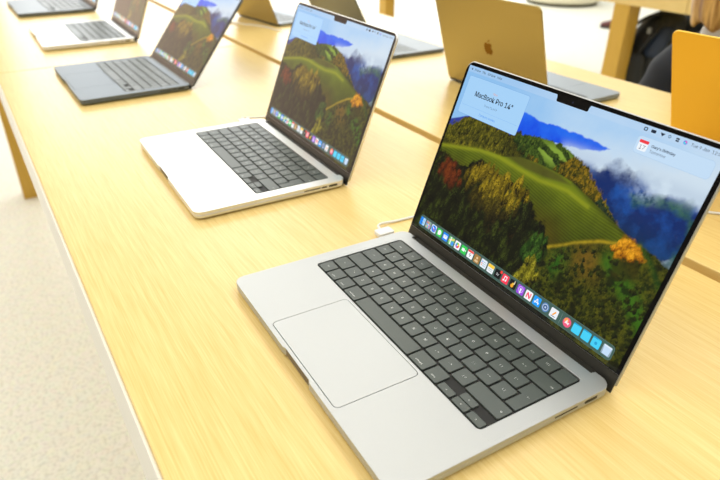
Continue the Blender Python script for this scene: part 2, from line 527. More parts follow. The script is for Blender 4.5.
    ca = me.color_attributes.new('Col', 'FLOAT_COLOR', 'POINT')
    ca.data.foreach_set('color', np.concatenate([C.reshape(-1, 3), np.ones((nx * ny, 1))], 1).ravel().astype(np.float32))
    return me

def flat_pieces(pieces):
    """pieces: list of (2D polygon in mm [x, along lid] or text mesh, colour, layer in mm); gives one lit mesh in lid space"""
    bm = bmesh.new()
    cl = bm.loops.layers.float_color.new('Col')
    for shape, colr, lay in pieces:
        c = (*lin(colr), 1)
        if isinstance(shape, tuple) and shape[0] == 'text':
            _, s, x, t, size, bold, al = shape
            me = text_mesh(s, size, bold, al)
            n0 = len(bm.faces); v0 = len(bm.verts)
            bm.from_mesh(me)
            bm.verts.ensure_lookup_table(); bm.faces.ensure_lookup_table()
            for v in bm.verts[v0:]:
                v.co = Vector(((x + v.co.x) / 1000, -lay / 1000, (t + v.co.y) / 1000))
            fs = bm.faces[n0:]
        else:
            vs = [bm.verts.new((x / 1000, -lay / 1000, t / 1000)) for x, t in shape]
            fs = [bm.faces.new(vs)]
        for f in fs:
            f.normal_update()
            if f.normal.y > 0:
                f.normal_flip()
            for l in f.loops:
                l[cl] = c
    me = bpy.data.meshes.new('lit_pieces')
    bm.to_mesh(me); bm.free()
    return me

def disc(x, t, r, n=18):
    return [(x + r * math.cos(2 * PI * i / n), t + r * math.sin(2 * PI * i / n)) for i in range(n)]

def sq(x, t, s=4.6, r=1.1):
    return rrect(x - s, t - s, x + s, t + s, r, 4)

def tx(s, x, t, size, bold=.0, al='CENTER'):
    return ('text', s, x, t, size, bold, al)

APPLE = [(0, .70), (.10, .78), (.28, .86), (.48, .82), (.66, .68), (.75, .60), (.62, .48), (.55, .30), (.58, .08), (.70, -.10), (.83, -.18), (.74, -.42), (.58, -.68), (.42, -.85), (.28, -.88), (.12, -.80), (-.03, -.76), (-.18, -.80), (-.34, -.87), (-.48, -.82), (-.66, -.58), (-.80, -.26), (-.86, .08), (-.82, .42), (-.66, .70), (-.44, .84), (-.22, .82)]
LEAF = [(.0, .92), (.03, 1.10), (.14, 1.27), (.30, 1.38), (.36, 1.38), (.34, 1.20), (.24, 1.04), (.10, .94)]

def display_parts():
    """meshes of the lit things on the display, in lid space"""
    P = []
    P.append(('menu_bar', flat_pieces([([(x - .2 + px * 1.1, 204.5 + py * 1.1) for px, py in APPLE], (18, 26, 40), .06) for x in (-145.4,)] +
        [(tx('Finder', -141.4, 204.5, 3.6, .10, 'LEFT'), (24, 34, 50), .06), (tx('File', -128.6, 204.5, 3.6, .03, 'LEFT'), (24, 34, 50), .06),
         (tx('Window', -120.0, 204.5, 3.6, .03, 'LEFT'), (24, 34, 50), .06), (tx('Help', -104.5, 204.5, 3.6, .03, 'LEFT'), (24, 34, 50), .06),
         ])))
    P.append(('status_icons', flat_pieces([(rrect(78.5, 203, 82, 206, .8), (30, 40, 60), .06), (rrect(79.3, 203.6, 81.2, 205.4, .4), (160, 200, 236), .07),
         (rrect(85.5, 203.2, 90, 205.8, .6), (30, 40, 60), .06),
         ([(94, 205.6), (98.4, 205.6), (96.2, 202.9)], (30, 40, 60), .06),
         (disc(102.6, 204.8, 1.3), (30, 40, 60), .06), (disc(102.6, 204.8, .9), (160, 200, 236), .07),
         (rrect(108.4, 204.6, 111.4, 205.9, .5), (30, 40, 60), .06), (rrect(108.4, 202.9, 111.4, 204.1, .5), (30, 40, 60), .06),
         (disc(116.8, 204.4, 1.7), (90, 130, 230), .06), (disc(117.3, 204.9, .9), (230, 110, 190), .07), (disc(116.4, 204, .8), (90, 220, 230), .08),
         (tx('Tue 9 Jan  12:02', 149.0, 204.4, 3.7, .03, 'RIGHT'), (40, 56, 80), .06)])))
    nt = [(-21.4, 208.6), (21.4, 208.6), (20.4, 207.4), (19.6, 205.6)] + [(19.4 - 1.6 + 1.6 * math.cos(-a), 203.2 - 1.6 * math.sin(a)) for a in [0, .5, 1, 1.57]] + \
         [(-19.4 + 1.6 - 1.6 * math.sin(a), 203.2 - 1.6 * math.cos(a)) for a in [0, .5, 1, 1.57]] + [(-19.6, 205.6), (-20.4, 207.4)]
    P.append(('camera_notch', flat_pieces([(nt, (1, 1, 2), .09), (disc(0, 205.2, 1.3), (16, 18, 28), .10), (disc(0, 205.2, .6), (40, 44, 70), .11)])))
    P.append(('window_card', flat_pieces([(rrect(-145.2, 156.2, -51.2, 197.8, 2), (120, 168, 222), .05), (rrect(-144.9, 156.5, -51.5, 197.5, 2), (164, 208, 246), .06),
        (tx('New', -98, 187.2, 3.6, .05), (226, 160, 140), .08), (tx('MacBook Pro 14"', -98.15, 181.0, 8.0, .25), (30, 44, 62), .08), (tx('MacBook Pro 14"', -97.8, 181.0, 8.0, .25), (30, 44, 62), .085),
        (tx('MacBook Pro 14"', -98, 181.2, 8.0, .25), (30, 44, 62), .09),
        (tx('From £1,699', -98, 172.6, 3.6, .02), (90, 116, 146), .08),
        (rrect(-143, 166.0, -53, 166.3, .1), (134, 184, 236), .08), (tx('Compare models', -98, 161.6, 3.6, .03), (60, 140, 236), .08)])))
    P.append(('notification', flat_pieces([(rrect(76.8, 183.6, 146.6, 198.6, 3.4), (172, 202, 232), .05), (rrect(77.1, 183.9, 146.3, 198.3, 3.2), (194, 220, 244), .06),
        (rrect(79.6, 186.6, 88.6, 195.6, 1.6), (240, 246, 252), .07), (rrect(79.6, 193, 88.6, 195.6, .8), (240, 60, 70), .08),
        (tx('17', 84.1, 189.6, 5.4, .0), (70, 80, 100), .08), (tx("Gary's Birthday", 91.6, 193.0, 3.4, .09, 'LEFT'), (50, 66, 90), .08), (tx("Gary's Birthday", 91.8, 193.0, 3.4, .09, 'LEFT'), (50, 66, 90), .085),
        (tx('Tomorrow', 91.6, 188.8, 3.5, .03, 'LEFT'), (70, 92, 120), .08)])))
    P.append(('dock', flat_pieces([(rrect(-142.8, 15.4, 142.4, 29.6, 3.6, 5), (96, 122, 116), .05), (rrect(-142.5, 15.7, 142.1, 29.3, 3.4, 5), (66, 96, 88), .06), (rrect(82.9, 17.5, 83.2, 27.5, .1), (130, 150, 140), .07)])))
    xs = [-137, -126, -115, -104, -92.8, -81.6, -70.6, -59.4, -48.3, -37.2, -26, -15, -3.6, 7.6, 18.7, 30, 41.1, 52.3, 63.5, 74.6, 90.7, 101.9, 113, 124.2, 135.8]
    W, B = (244, 248, 252), (28, 30, 34)
    def ic(i, base, extra=(), round_=False):
        x = xs[i]; t = 22.5
        ps = [((disc(x, t, 4.6) if round_ else sq(x, t)), base, .08)]
        for k, (kind, dx, dt, a, b_, c) in enumerate(extra):
            lay = .09 + .004 * k
            if kind == 'd': ps.append((disc(x + dx, t + dt, a), c, lay))
            elif kind == 'r': ps.append((rrect(x + dx - a, t + dt - b_, x + dx + a, t + dt + b_, min(a, b_) * .35), c, lay))
            elif kind == 't': ps.append((tx(a, x + dx, t + dt, b_, .12), c, lay))
            elif kind == 'p': ps.append(([(x + px, t + pt) for px, pt in a], c, lay))
        P.append(('app_icon', flat_pieces(ps)))
    ic(0, (28, 140, 246), [('r', 2.3, 0, 2.2, 4.4, (176, 220, 252)), ('r', -2, 1.2, .35, .8, B), ('r', 2, 1.2, .35, .8, B), ('r', 0, -2, 2.4, .3, B)])
    ic(1, (150, 160, 176), [('r', dx, dt, .9, .9, c) for dx, dt, c in ((-2.4, 2.4, (240, 90, 90)), (0, 2.4, (240, 170, 70)), (2.4, 2.4, (110, 210, 110)), (-2.4, 0, (90, 160, 240)), (0, 0, (230, 230, 240)), (2.4, 0, (200, 110, 230)), (-2.4, -2.4, (240, 220, 90)), (0, -2.4, (90, 210, 230)), (2.4, -2.4, (240, 130, 170)))])
    ic(2, (214, 232, 248), [('d', 0, 0, 4.0, 0, (24, 132, 242)), ('p', 0, 0, [(-.6, -.6), (.6, .6), (-2.6, 2.6)], 0, W), ('p', 0, 0, [(-.6, -.6), (2.6, -2.6), (.6, .6)], 0, (240, 70, 60))])
    ic(3, (52, 206, 88), [('d', 0, .4, 3, 0, W), ('p', 0, 0, [(-2.4, -1.2), (-.6, -2.2), (-2.6, -3)], 0, W)])
    ic(4, (34, 140, 246), [('r', 0, 0, 3.2, 2.2, W), ('p', 0, 0, [(-2.8, 1.9), (2.8, 1.9), (0, -.3)], 0, (190, 216, 246))])
    ic(5, (116, 206, 130), [('p', 0, 0, [(-4.4, -1), (4.4, 2.4), (4.4, 4), (-4.4, 1)], 0, (250, 220, 110)), ('r', 2.4, -2, 2, 2.3, (70, 150, 240)), ('r', -1.4, 0, .7, 4.4, W)])
    ic(6, W, [('d', 2.0 * math.cos(a), 2.0 * math.sin(a), 1.3, 0, c) for a, c in zip([k * PI / 4 for k in range(8)], [(250, 150, 40), (250, 210, 60), (150, 210, 70), (60, 190, 130), (70, 150, 230), (130, 110, 220), (220, 90, 170), (240, 80, 80)])])
    ic(7, (50, 206, 86), [('r', -.8, 0, 2.2, 1.7, W), ('p', 0, 0, [(1.7, 0), (3.4, 1.4), (3.4, -1.4)], 0, W)])
    ic(8, W, [('r', 0, 3.2, 4.4, 1.2, (240, 70, 66)), ('t', 0, -1, '9', 6.4, B)])
    ic(9, (166, 124, 66), [('d', 0, 1.2, 1.5, 0, (222, 196, 150)), ('r', 0, -2.2, 2.6, 1.2, (222, 196, 150))])
    ic(10, (226, 236, 246), [('d', -2.6, 2, .7, 0, (60, 140, 250)), ('d', -2.6, 0, .7, 0, (250, 90, 70)), ('d', -2.6, -2, .7, 0, (250, 170, 50)), ('r', .9, 2, 2.2, .3, (170, 180, 190)), ('r', .9, 0, 2.2, .3, (170, 180, 190)), ('r', .9, -2, 2.2, .3, (170, 180, 190))])
    ic(11, (232, 238, 242), [('r', 0, 2.8, 4.4, 1.7, (250, 208, 62)), ('r', 0, -.6, 3.2, .25, (180, 186, 190)), ('r', 0, -2.4, 3.2, .25, (180, 186, 190))])
    ic(12, (18, 20, 24), [('t', 0, -.2, 'tv', 4.4, W), ('d', 3.8, 3.8, 1.7, 0, (244, 66, 54))])
    ic(13, (250, 60, 88), [('r', 1.6, .6, .4, 2.2, W), ('r', -1.4, .2, .4, 2.2, W), ('r', .1, 2.6, 1.9, .5, W), ('d', -2.1, -1.8, 1.0, 0, W), ('d', .9, -1.4, 1.0, 0, W)])
    ic(14, (22, 22, 24), [('d', -.6, -1.6, 2.0, 0, (240, 170, 40)), ('d', .2, .4, 1.4, 0, (240, 190, 70)), ('r', 1.6, 2.4, .5, 1.9, (236, 226, 200))])
    ic(15, (156, 76, 226), [('d', 0, .4, 3.3, 0, (214, 178, 246)), ('d', 0, .4, 2.5, 0, (156, 76, 226)), ('d', 0, .6, 1.2, 0, W), ('r', 0, -2.0, .8, 1.6, W)])
    ic(16, W, [('p', 0, 0, [(-3, 2.8), (-1, 2.8), (3, -2.8), (1, -2.8)], 0, (246, 60, 88)), ('r', -2.2, -.8, .8, 2.2, (246, 120, 140)), ('r', 2.2, .8, .8, 2.2, (246, 120, 140))])
    ic(17, (28, 158, 250), [('p', 0, 0, [(-.4, 2.8), (.5, 2.8), (-2, -2.6), (-2.9, -2.6)], 0, W), ('p', 0, 0, [(.4, 2.8), (-.5, 2.8), (2, -2.6), (2.9, -2.6)], 0, W), ('r', 0, -1, 3, .45, W)])
    ic(18, (86, 132, 186), [('d', 0, 0, 3.4, 0, (190, 206, 226)), ('d', 0, 0, 2.6, 0, (58, 96, 150)), ('d', 0, 0, 1.0, 0, (190, 206, 226))], True)
    ic(19, (236, 240, 246), [('p', 0, 0, [(-1.6, -1.6), (1.2, 2.6), (2.4, 1.8), (-.4, -2.4)], 0, (250, 168, 60)), ('r', 0, -3.0, 2.6, .35, (90, 110, 140))])
    ic(20, (240, 92, 130), [('d', -1.2, 1.6, 2.4, 0, (250, 160, 80)), ('p', 0, 0, [(-2.6, -1.6), (-.6, 3), (.4, 0), (2.6, .8), (1.8, -2), (0, -1)], 0, (252, 236, 240))], True)
    for i in (21, 22, 23):
        ic(i, (44, 190, 236), [('r', -2, 3.9, 2.4, .9, (30, 160, 214)), ('r', 0, -.3, 4.5, 3.9, (70, 208, 246))] + ([('d', 0, -.3, 1.5, 0, (36, 160, 214))] if i == 23 else []))
    ic(24, (150, 172, 190), [('p', 0, 0, [(-3, -4.2), (3, -4.2), (4, 4), (-4, 4)], 0, (196, 220, 246)), ('r', 0, 3.7, 4, .6, (226, 238, 250))])
    return P

PIX = wallpaper_mesh()
DISPLAY = display_parts()

# ------------------------------------------------------------------ laptop
HW, DEP = .1563, .2212
TOPZ = .0118
KX, KY0, KY1 = .1393, .0903, .2029

def outline(notch_front, notch_back):
    r = rrect(-HW, 0, HW, DEP, .0115, 7)
    k = 8
    a, b, c, d = r[:k], r[k:2 * k], r[2 * k:3 * k], r[3 * k:]
    out = list(a)
    if notch_back:
        out += [(.1375, DEP), (.1365, DEP - .0045), (-.1365, DEP - .0045), (-.1375, DEP)]
    out += b + c
    if notch_front:
        n = [(-.0265, 0), (-.0255, .0010), (-.0235, .0015), (.0235, .0015), (.0255, .0010), (.0265, 0)]
        out += n
    out += d
    return out

ROWS = [  # front to back rows: list of (width in units, legend, legend size in mm, kind)
    [(1, 'fn', 2.0, 'c'), (1, 'control', 2.0, 'w'), (1, 'option', 2.0, 'w'), (1.25, 'command', 2.2, 'w'), (5, '', 0, ''), (1.25, 'command', 2.2, 'w'), (1, 'option', 2.0, 'w'), ('arrows',)],
    [(1.25, '^', 3, 'c'), (1, '`  ~', 2.8, 'c')] + [(1, c, 3.3, 'c') for c in 'ZXCVBNM'] + [(1, ',  <', 2.6, 'c'), (1, '.  >', 2.6, 'c'), (1, '/  ?', 2.6, 'c'), (2.25, 'o', 3, 'r')],
    [(1.75, '.', 3, 'c')] + [(1, c, 3.3, 'c') for c in 'ASDFGHJKL'] + [(1, ';  :', 2.6, 'c'), (1, "'  \"", 2.6, 'c'), (1, '\\  |', 2.6, 'c'), (.75, '', 0, 'e0')],
    [(1.5, '->', 2.6, 'c')] + [(1, c, 3.3, 'c') for c in 'QWERTYUIOP'] + [(1, '[  {', 2.6, 'c'), (1, ']  }', 2.6, 'c'), (1, '<-', 2.6, 'e1')],
    [(1, '§ ±', 2.6, 'c')] + [(1, c, 2.7, 'c') for c in ('1 !', '2 @', '3 £', '4 $', '5 %', '6 ^', '7 &', '8 *', '9 (', '0 )', '-  _', '=  +')] + [(1.5, '<x', 2.8, 'r')],
    [(1.5, 'esc', 2.4, 'c')] + [(1, 'F%d' % i, 2.3, 'c') for i in range(1, 13)] + [(1, '', 0, 'touch')],
]
def keyboard_keys():
    """list of (mesh, has_legend) in laptop space"""
    U = 2 * (KX - .0009) / 14.5
    RH = (KY1 - KY0 - .0018) / 6
    g = .0011
    z0, z1 = TOPZ - .0017, TOPZ - .0002
    out = []
    def key(loop, lg, size, cx, cy, al='CENTER'):
        body = slab([loop], z0, z1, .0003, 1)
        if lg:
            t = moved(text_mesh(lg, size / 1000 * 1.12, .00006, al), Matrix.Translation((cx, cy, z1 + .00004)))
            out.append((join([body, t], [0, 1]), True))
        else:
            out.append((body, False))
    for r, row in enumerate(ROWS):
        x = -KX + .0009
        y0 = KY0 + .0009 + r * RH + g; y1 = y0 + RH - 2 * g
        for k in row:
            if k[0] == 'arrows':
                h = (y1 - y0) / 2 - .0004
                for i, (lg, yy0, yy1) in enumerate((('<', y0, y0 + h), ('v', y0, y0 + h), ('>', y0, y0 + h))):
                    X0 = x + i * U + g; X1 = x + (i + 1) * U - g
                    key(rrect(X0, yy0, X1, yy1, .0014, 3), lg, 2.4, (X0 + X1) / 2, (yy0 + yy1) / 2)
                    if i == 1:
                        key(rrect(X0, y1 - h, X1, y1, .0014, 3), '^', 2.4, (X0 + X1) / 2, y1 - h / 2 - .0005)
                continue
            w, lg, size, kind = k
            X0 = x + g; X1 = x + w * U - g
            x += w * U
            if kind == 'e0':
                continue                                    # lower leg of the return key is made with the row above
            if kind == 'e1':
                yl = y0 - RH
                lx = X1 - .75 * U + 2 * g
                loop = [(X0, y0), (X0, y1), (X1, y1), (X1, yl), (lx, yl), (lx, y0)]
                key(loop, lg, size, (X0 + X1) / 2 + .003, y0 + .001)
                continue
            loop = rrect(X0, y0, X1, y1, .0015, 3)
            if kind == 'w':
                key(loop, lg, size * .95, (X0 + X1) / 2, y0 + .0042)
            elif kind == 'r':
                key(loop, lg, size, X1 - .0045, (y0 + y1) / 2)
            elif kind == 'touch':
                body = slab([loop], z0, z1, .0003, 1)
                ring = slab([disc((X0 + X1) / 2, (y0 + y1) / 2, .0056, 28), disc((X0 + X1) / 2, (y0 + y1) / 2, .0053, 28)], z1 - .0002, z1 + .00003)
                out.append((join([body, ring], [0, 0]), False))
            else:
                key(loop, lg, size, (X0 + X1) / 2, (y0 + y1) / 2)
    return out

KEYS = keyboard_keys()
well = rrect(-KX, KY0, KX, KY1, .0042, 5)
tp = rrect(-.0644, .0055, .0644, .0868, .0045, 5)
tph = rrect(-.0649, .0050, .0649, .0873, .0050, 5)
ME = {}
lower = slab([outline(True, True)], .0016, .0086, .0030, 4)
upper = slab([outline(True, True), well, tph], .0080, TOPZ, .00035, 1)
ME['base'] = join([lower, upper], [0, 0])
ME['scoop'] = slab([rrect(-.0235, .0012, .0235, .0042, .0012, 3)], .0050, .0116, 0)
ME['trackpad'] = slab([tp], .0098, TOPZ - .00005, .0001, 1)
ME['trackpad_groove'] = slab([tph], .0090, .0094)
ME['keyboard'] = slab([rrect(-KX - .0005, KY0 - .0005, KX + .0005, KY1 + .0005, .0025, 4)], .0088, .0100)
ME['grille_l'] = slab([rrect(-HW + .0035, KY0, -KX - .0032, KY1 + .0045, .0004, 2)], TOPZ - .0003, TOPZ + .00004)
ME['grille_r'] = slab([rrect(KX + .0032, KY0, HW - .0035, KY1 + .0045, .0004, 2)], TOPZ - .0003, TOPZ + .00004)
bm = bmesh.new()
box_bm(bm, -.1362, DEP - .0046, .0040, .1362, DEP + .004, .0098, .0018, 3)
ME['hinge'] = bm_mesh('hinge', bm)
def rbox_port(y0, y1, z0, z1, sgn=1):
    x = HW * sgn
    return box(min(x - .004 * sgn, x + .00006 * sgn), y0, z0, max(x - .004 * sgn, x + .00006 * sgn), y1, z1, 0)
ME['sd'] = rbox_port(.1550, .1800, .0066, .0083)
ME['usb'] = rbox_port(.1822, .1900, .0061, .0084)
ME['hdmi'] = rbox_port(.1890, .2030, .0056, .0090)
ME['hdmi2'] = rbox_port(.1935, .2065, .0056, .0090)
ME['usbl1'] = rbox_port(.165, .174, .006, .0084, -1)
ME['usbl2'] = rbox_port(.148, .157, .006, .0084, -1)
ME['foot'] = lathe([(0, 0), (.0085, 0), (.0095, .0006), (.0095, .0020), (0, .0020)], 24)
LIDH = .2127
def lid_loop(inset=0, bottom=0.0, r=.0105):
    pts = rrect(-HW + inset, bottom, HW - inset, LIDH - inset, r - inset * .6, 8)
    # square lower corners
    q = [p for p in pts if p[1] > .05]
    return q + [(-HW + inset, bottom), (HW - inset, bottom)]
R_UP = Matrix.Rotation(PI / 2, 4, 'X')        # slab (x, y, z) -> lid space (x, -z, y)
def lidslab(loops, y0, y1, bev=0, res=1):
    return moved(slab(loops, -y1, -y0, bev, res), R_UP)
ME['lid'] = lidslab([lid_loop()], .0004, .0040, .0010, 3)
ME['glass'] = lidslab([lid_loop(.0011, .0104)], -.00015, .0012, .0001, 1)
ME['chin'] = lidslab([[(-HW + .0012, -.0075), (HW - .0012, -.0075), (HW - .0012, .0100), (-HW + .0012, .0100)]], 0, .0012)
ME['barrel'] = moved(tube([(-.1360, 0, 0), (.1360, 0, 0)], .0030, 16), Matrix.Translation((0, .0032, -.0025)))
ap = lambda P, s: [(-x * s, y * s) for x, y in P][::-1]
lg = slab([[(x * .0150, y * .0150 + LIDH * .48) for x, y in APPLE]], -.00425, -.0038)
lf = slab([[(x * .0150, y * .0150 + LIDH * .48) for x, y in LEAF]], -.00425, -.0038)
lg = join([lg, lf], [0, 0])
lg.transform(R_UP)
lg.transform(Matrix.Scale(-1, 4, (1, 0, 0)))       # read from behind the lid
lg.flip_normals()
ME['logo'] = lg
HINGE = (0, .2244, TOPZ - .0033)

def grille_mat(body, name):
    m = body.copy(); m.name = name
    nt = m.node_tree; b = nt.nodes['Principled BSDF']
    tc = nt.nodes.new('ShaderNodeTexCoord')
    v = nt.nodes.new('ShaderNodeTexVoronoi'); v.inputs['Scale'].default_value = 900
    v.inputs['Randomness'].default_value = 0
    nt.links.new(tc.outputs['Object'], v.inputs['Vector'])
    rp = nt.nodes.new('ShaderNodeValToRGB')
    rp.color_ramp.elements[0].position = .25; rp.color_ramp.elements[1].position = .32
    c = b.inputs['Base Color'].default_value
    base = FIN_COL[body.name]
    rp.color_ramp.elements[0].color = (*[k * .35 for k in base], 1)
    rp.color_ramp.elements[1].color = (*base, 1)
    nt.links.new(v.outputs['Distance'], rp.inputs['Fac'])
    nt.links.new(rp.outputs['Color'], b.inputs['Base Color'])
    return m
FIN_COL = {m.name: tuple(m.node_tree.nodes['Principled BSDF'].inputs['Base Color'].default_value)[:3] for m in FIN.values()}
GRILLE = {k: grille_mat(m, 'speaker_grille_' + k) for k, m in FIN.items()}

def make_laptop(label, finish, loc, rz, lean, scale=1.0, usb=False, lidfin=None):
    group = 'laptops in the front row' if abs(rz) < 1 else 'laptops in the back row'
    root = thing('laptop', label, 'laptop', loc, rz, group)
    root.scale = (scale,) * 3
    f = FIN[finish]
    link('base', ME['base'], f, root)
    link('trackpad', ME['trackpad'], f, root)
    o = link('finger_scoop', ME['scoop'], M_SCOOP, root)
    o['label'] = 'finger scoop with shade painted into its metal'
    link('trackpad_groove', ME['trackpad_groove'], M_GROOVE, root)
    kb = link('keyboard', ME['keyboard'], M_WELL, root)
    for me, leg in KEYS:
        link('key', me, [M_KEY, M_LEGEND] if leg else [M_KEY], kb)
    link('speaker_grille', ME['grille_l'], GRILLE[finish], root)
    link('speaker_grille', ME['grille_r'], GRILLE[finish], root)
    link('hinge', ME['hinge'], M_HINGE, root)
    link('port', ME['sd'], M_PORT, root)
    link('port', ME['hdmi2' if usb else 'hdmi'], M_PORT, root)
    if usb:
        link('port', ME['usb'], M_PORT, root)
    link('port', ME['usbl1'], M_PORT, root)
    link('port', ME['usbl2'], M_PORT, root)
    for x in (-.132, .132):
        for y in (.02, .20):
            link('rubber_foot', ME['foot'], M_FOOT, root, (x, y, 0))
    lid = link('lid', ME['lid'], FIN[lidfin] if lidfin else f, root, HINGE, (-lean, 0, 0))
    link('emblem', ME['logo'], M_LOGO, lid)
    link('hinge_cover', ME['chin'], M_HINGE, lid)
    link('hinge_barrel', ME['barrel'], M_HINGE, lid)
    link('bezel', ME['glass'], M_BEZEL, lid)
    s = link('screen', PIX, M_SCREEN, root, HINGE, (-lean, 0, 0))
    # the lit pixels sit on the glass face
    s.delta_location = (0, 0, 0)
    n = Vector((0, -math.cos(lean), math.sin(lean)))
    s.location = Vector(HINGE) + n * .00022
    for nm, me in DISPLAY:
        if nm == 'notification' and finish != 'silver_grey':
            continue                                # only the nearest screen shows one
        link(nm, me, M_SCREEN, s)
    return root

TZ = .9
TY = .031165
def at(dmx, dmy):
    c, s = math.cos(-TY), math.sin(-TY)
    return ((c * dmx - s * dmy) / 10, (s * dmx + c * dmy) / 10, TZ + .0002)

make_laptop('open silver grey laptop nearest the camera, large bright hill picture on its screen', 'silver_grey', at(0, 0), -TY, .344)
make_laptop('pale silver laptop second from the camera in the front row, facing the same way', 'silver', at(-4.80, .095), -TY, .372, 1.0, True)
make_laptop('dark space grey open laptop, third in the front row, lid tilted far back', 'space', at(-10.609, -.464), .041 - TY, .666, 1.0, True)
make_laptop('pale silver open laptop, fourth in the front row, beyond the dark grey one', 'silver', at(-16.117, -.537), .019 - TY, .408, 1.072, True)
make_laptop('dark grey laptop farthest away in the front row, cut by the top left corner', 'dark', at(-21.76, -.741), .043 - TY, .36, 1.081)
make_laptop('grey laptop with an emblem, golden table reflection painted into its lid, seen from behind above the nearest laptop', 'grey', at(-5.781, 9.40), 3.179 - TY, .311, .956, False, 'tan_reflect')
make_laptop('grey laptop, bright amber table reflection painted into its lid, seen from behind at the right edge of the picture', 'grey', at(-.264, 9.853), 3.178 - TY, .379, 1.0, False, 'orange_reflect')
make_laptop('dark grey laptop facing away, its base showing past the pale silver laptop screen', 'dark', at(-10.827, 8.749), 3.159 - TY, .493, .9)
make_laptop('small grey laptop, golden table reflection painted into its lid, facing away, farthest in the back row', 'grey', at(-16.21, 7.833), 3.305 - TY, .369, .80, False, 'tan_reflect')

# ------------------------------------------------------------------ cables
def cable(label, pts, r=.0016, plug=None, rz=0):
    root = thing('charging_cable', label, 'cable', pts[0], 0, 'white charging cables on the table')
    o = Vector(pts[0])
    link('cord', tube([p - o for p in smooth_path(pts, 10)], r, 10), M_WHITE, root)
    if plug:
        me = slab([rrect(-.0075, -.011, .0075, .011, .003, 4)], -.0025, .0025, .0008, 2)
        link('plug', me, M_WHITE, root, Vector(plug) - o, (0, 0, rz))
    return root
z = TZ
cable('white charging cable plugged into the left side of the nearest laptop', [(-.1745, .205, z + .0068), (-.184, .2085, z + .0062), (-.190, .219, z + .004), (-.190, .240, z + .0018), (-.186, .275, z + .0017), (-.170, .33, z + .0017), (-.150, .40, z + .0017), (-.140, .455, z + .0017), (-.138, .471, z - .002), (-.138, .473, z - .02)], .0016, (-.1655, .2052, z + .0068), -TY)
cable('white charging cable plugged into the left side of the second laptop', [(-.6545, .222, z + .0068), (-.665, .226, z + .0062), (-.668, .24, z + .003), (-.662, .27, z + .0017), (-.65, .33, z + .0017), (-.64, .42, z + .0017), (-.637, .468, z + .0005), (-.637, .473, z - .02)], .0016, (-.6455, .2215, z + .0068), -TY)
cable('thin white cable lying on the back half of the table at the right edge', [(.22, .47, z - .02), (.22, .478, z - .004), (.2, .50, z + .0017), (.12, .585, z + .0017), (.05, .645, z + .0017), (0, .608, z + .0017), (-.07, .58, z + .0017), (-.16, .62, z + .0017), (-.20, .70, z + .0025), (-.204, .745, z + .0045)], .0018)
cable('white cable lying in front of the small laptop in the back row', [(-1.66, .473, z - .02), (-1.66, .481, z - .002), (-1.64, .50, z + .0017), (-1.593, .56, z + .0017), (-1.53, .60, z + .0017), (-1.47, .63, z + .0017), (-1.40, .64, z + .0025), (-1.385, .652, z + .0045)], .0019)

# ------------------------------------------------------------------ tables
def table_parts(root, x0, x1, y0, y1, ychan, seams, legs, thick=.10):
    """display table: two rows of tops with a sunken cable channel between them"""
    c0, c1 = ychan
    h = .9
    xs = [x0] + seams + [x1]
    for a, b in zip(xs, xs[1:]):
        g0 = .0014 if a != x0 else 0
        g1 = .0014 if b != x1 else 0
        link('tabletop', box(a + g0, y0, h - thick, b - g1, c0, h, .0015, 2), M_WOOD, root)
    link('tabletop', box(x0, c1, h - thick, x1, y1, h, .0015, 2), M_WOOD, root)
    link('cable_channel', box(x0 + .002, c0 - .004, h - thick + .004, x1 - .002, c1 + .004, h - .040, 0), M_LEG, root)
    for lx in legs:
        for ya, yb in ((y0 + .004, y0 + .094), (y1 - .094, y1 - .004)):
            link('leg', box(lx - .045, ya, 0, lx + .045, yb, h - thick + .002, .002, 2), M_LEG, root)

t1 = thing('display_table', 'long pale oak table carrying the laptops in the foreground', 'table', group='oak display tables')
table_parts(t1, -2.79, 1.70, -.1318, 1.081, (.4645, .4835), [-1.268], [-2.70, 1.6])
M_BAND = plain('pale_edge_band', (250, 247, 238), .4, noise=.02, scale=20)
o = link('edge_band', box(-2.79, -.1348, .802, 1.70, -.1317, .8955, .0006, 1), M_BAND, t1)
o['label'] = 'pale cream edge band'
t2 = thing('display_table', 'oak table across the aisle, only its leg and lower edge visible at the top right', 'table', group='oak display tables')
table_parts(t2, -3.81, 1.4, 2.60, 3.81, (3.19, 3.21), [-1.3], [-3.745, -1.638, 1.3])

# ------------------------------------------------------------------ room
floor = structure(link('floor', box(-9, -7, -.1, 5, 11, 0), M_FLOOR))
structure(link('ceiling', box(-9, -7, 4.2, 5, 11, 4.3), M_CEIL))
structure(link('wall_left', box(-9.1, -7, 0, -9, 11, 4.2), M_WALL))
structure(link('wall_right', box(5, -7, 0, 5.1, 11, 4.2), M_WALL))
structure(link('wall_back', box(-9.1, 11, 0, 5.1, 11.1, 4.2), M_WALL))
structure(link('wall_front', box(-9.1, -7.1, 0, 5.1, -7, 4.2), M_WALL))

# ------------------------------------------------------------------ far seat, shoe
ot = thing('ottoman', 'round cream ottoman on the pale floor at the top edge, behind the golden tinted lid', 'seat', (-5.57, 6.72, 0))
M_CREAM = plain('cream_leather', (232, 226, 200), .55, noise=.03, scale=12, bump=.1)
M_SHADOW_BASE = plain('olive_shadow_base', (70, 64, 40), .7)  # contact shadow under the cushion, put in as a dark olive base
link('cushion', lathe([(0, .46), (.30, .46), (.44, .45), (.485, .42), (.50, .37), (.50, .08), (.488, .05), (.46, .035), (0, .035)], 56), M_CREAM, ot)
link('seam_piping', lathe([(.497, .365), (.503, .370), (.503, .376), (.497, .381), (.490, .373), (.497, .365)], 56), M_CREAM, ot)
link('shadow_base', lathe([(0, .04), (.45, .04), (.45, 0), (0, 0)], 48), M_SHADOW_BASE, ot)

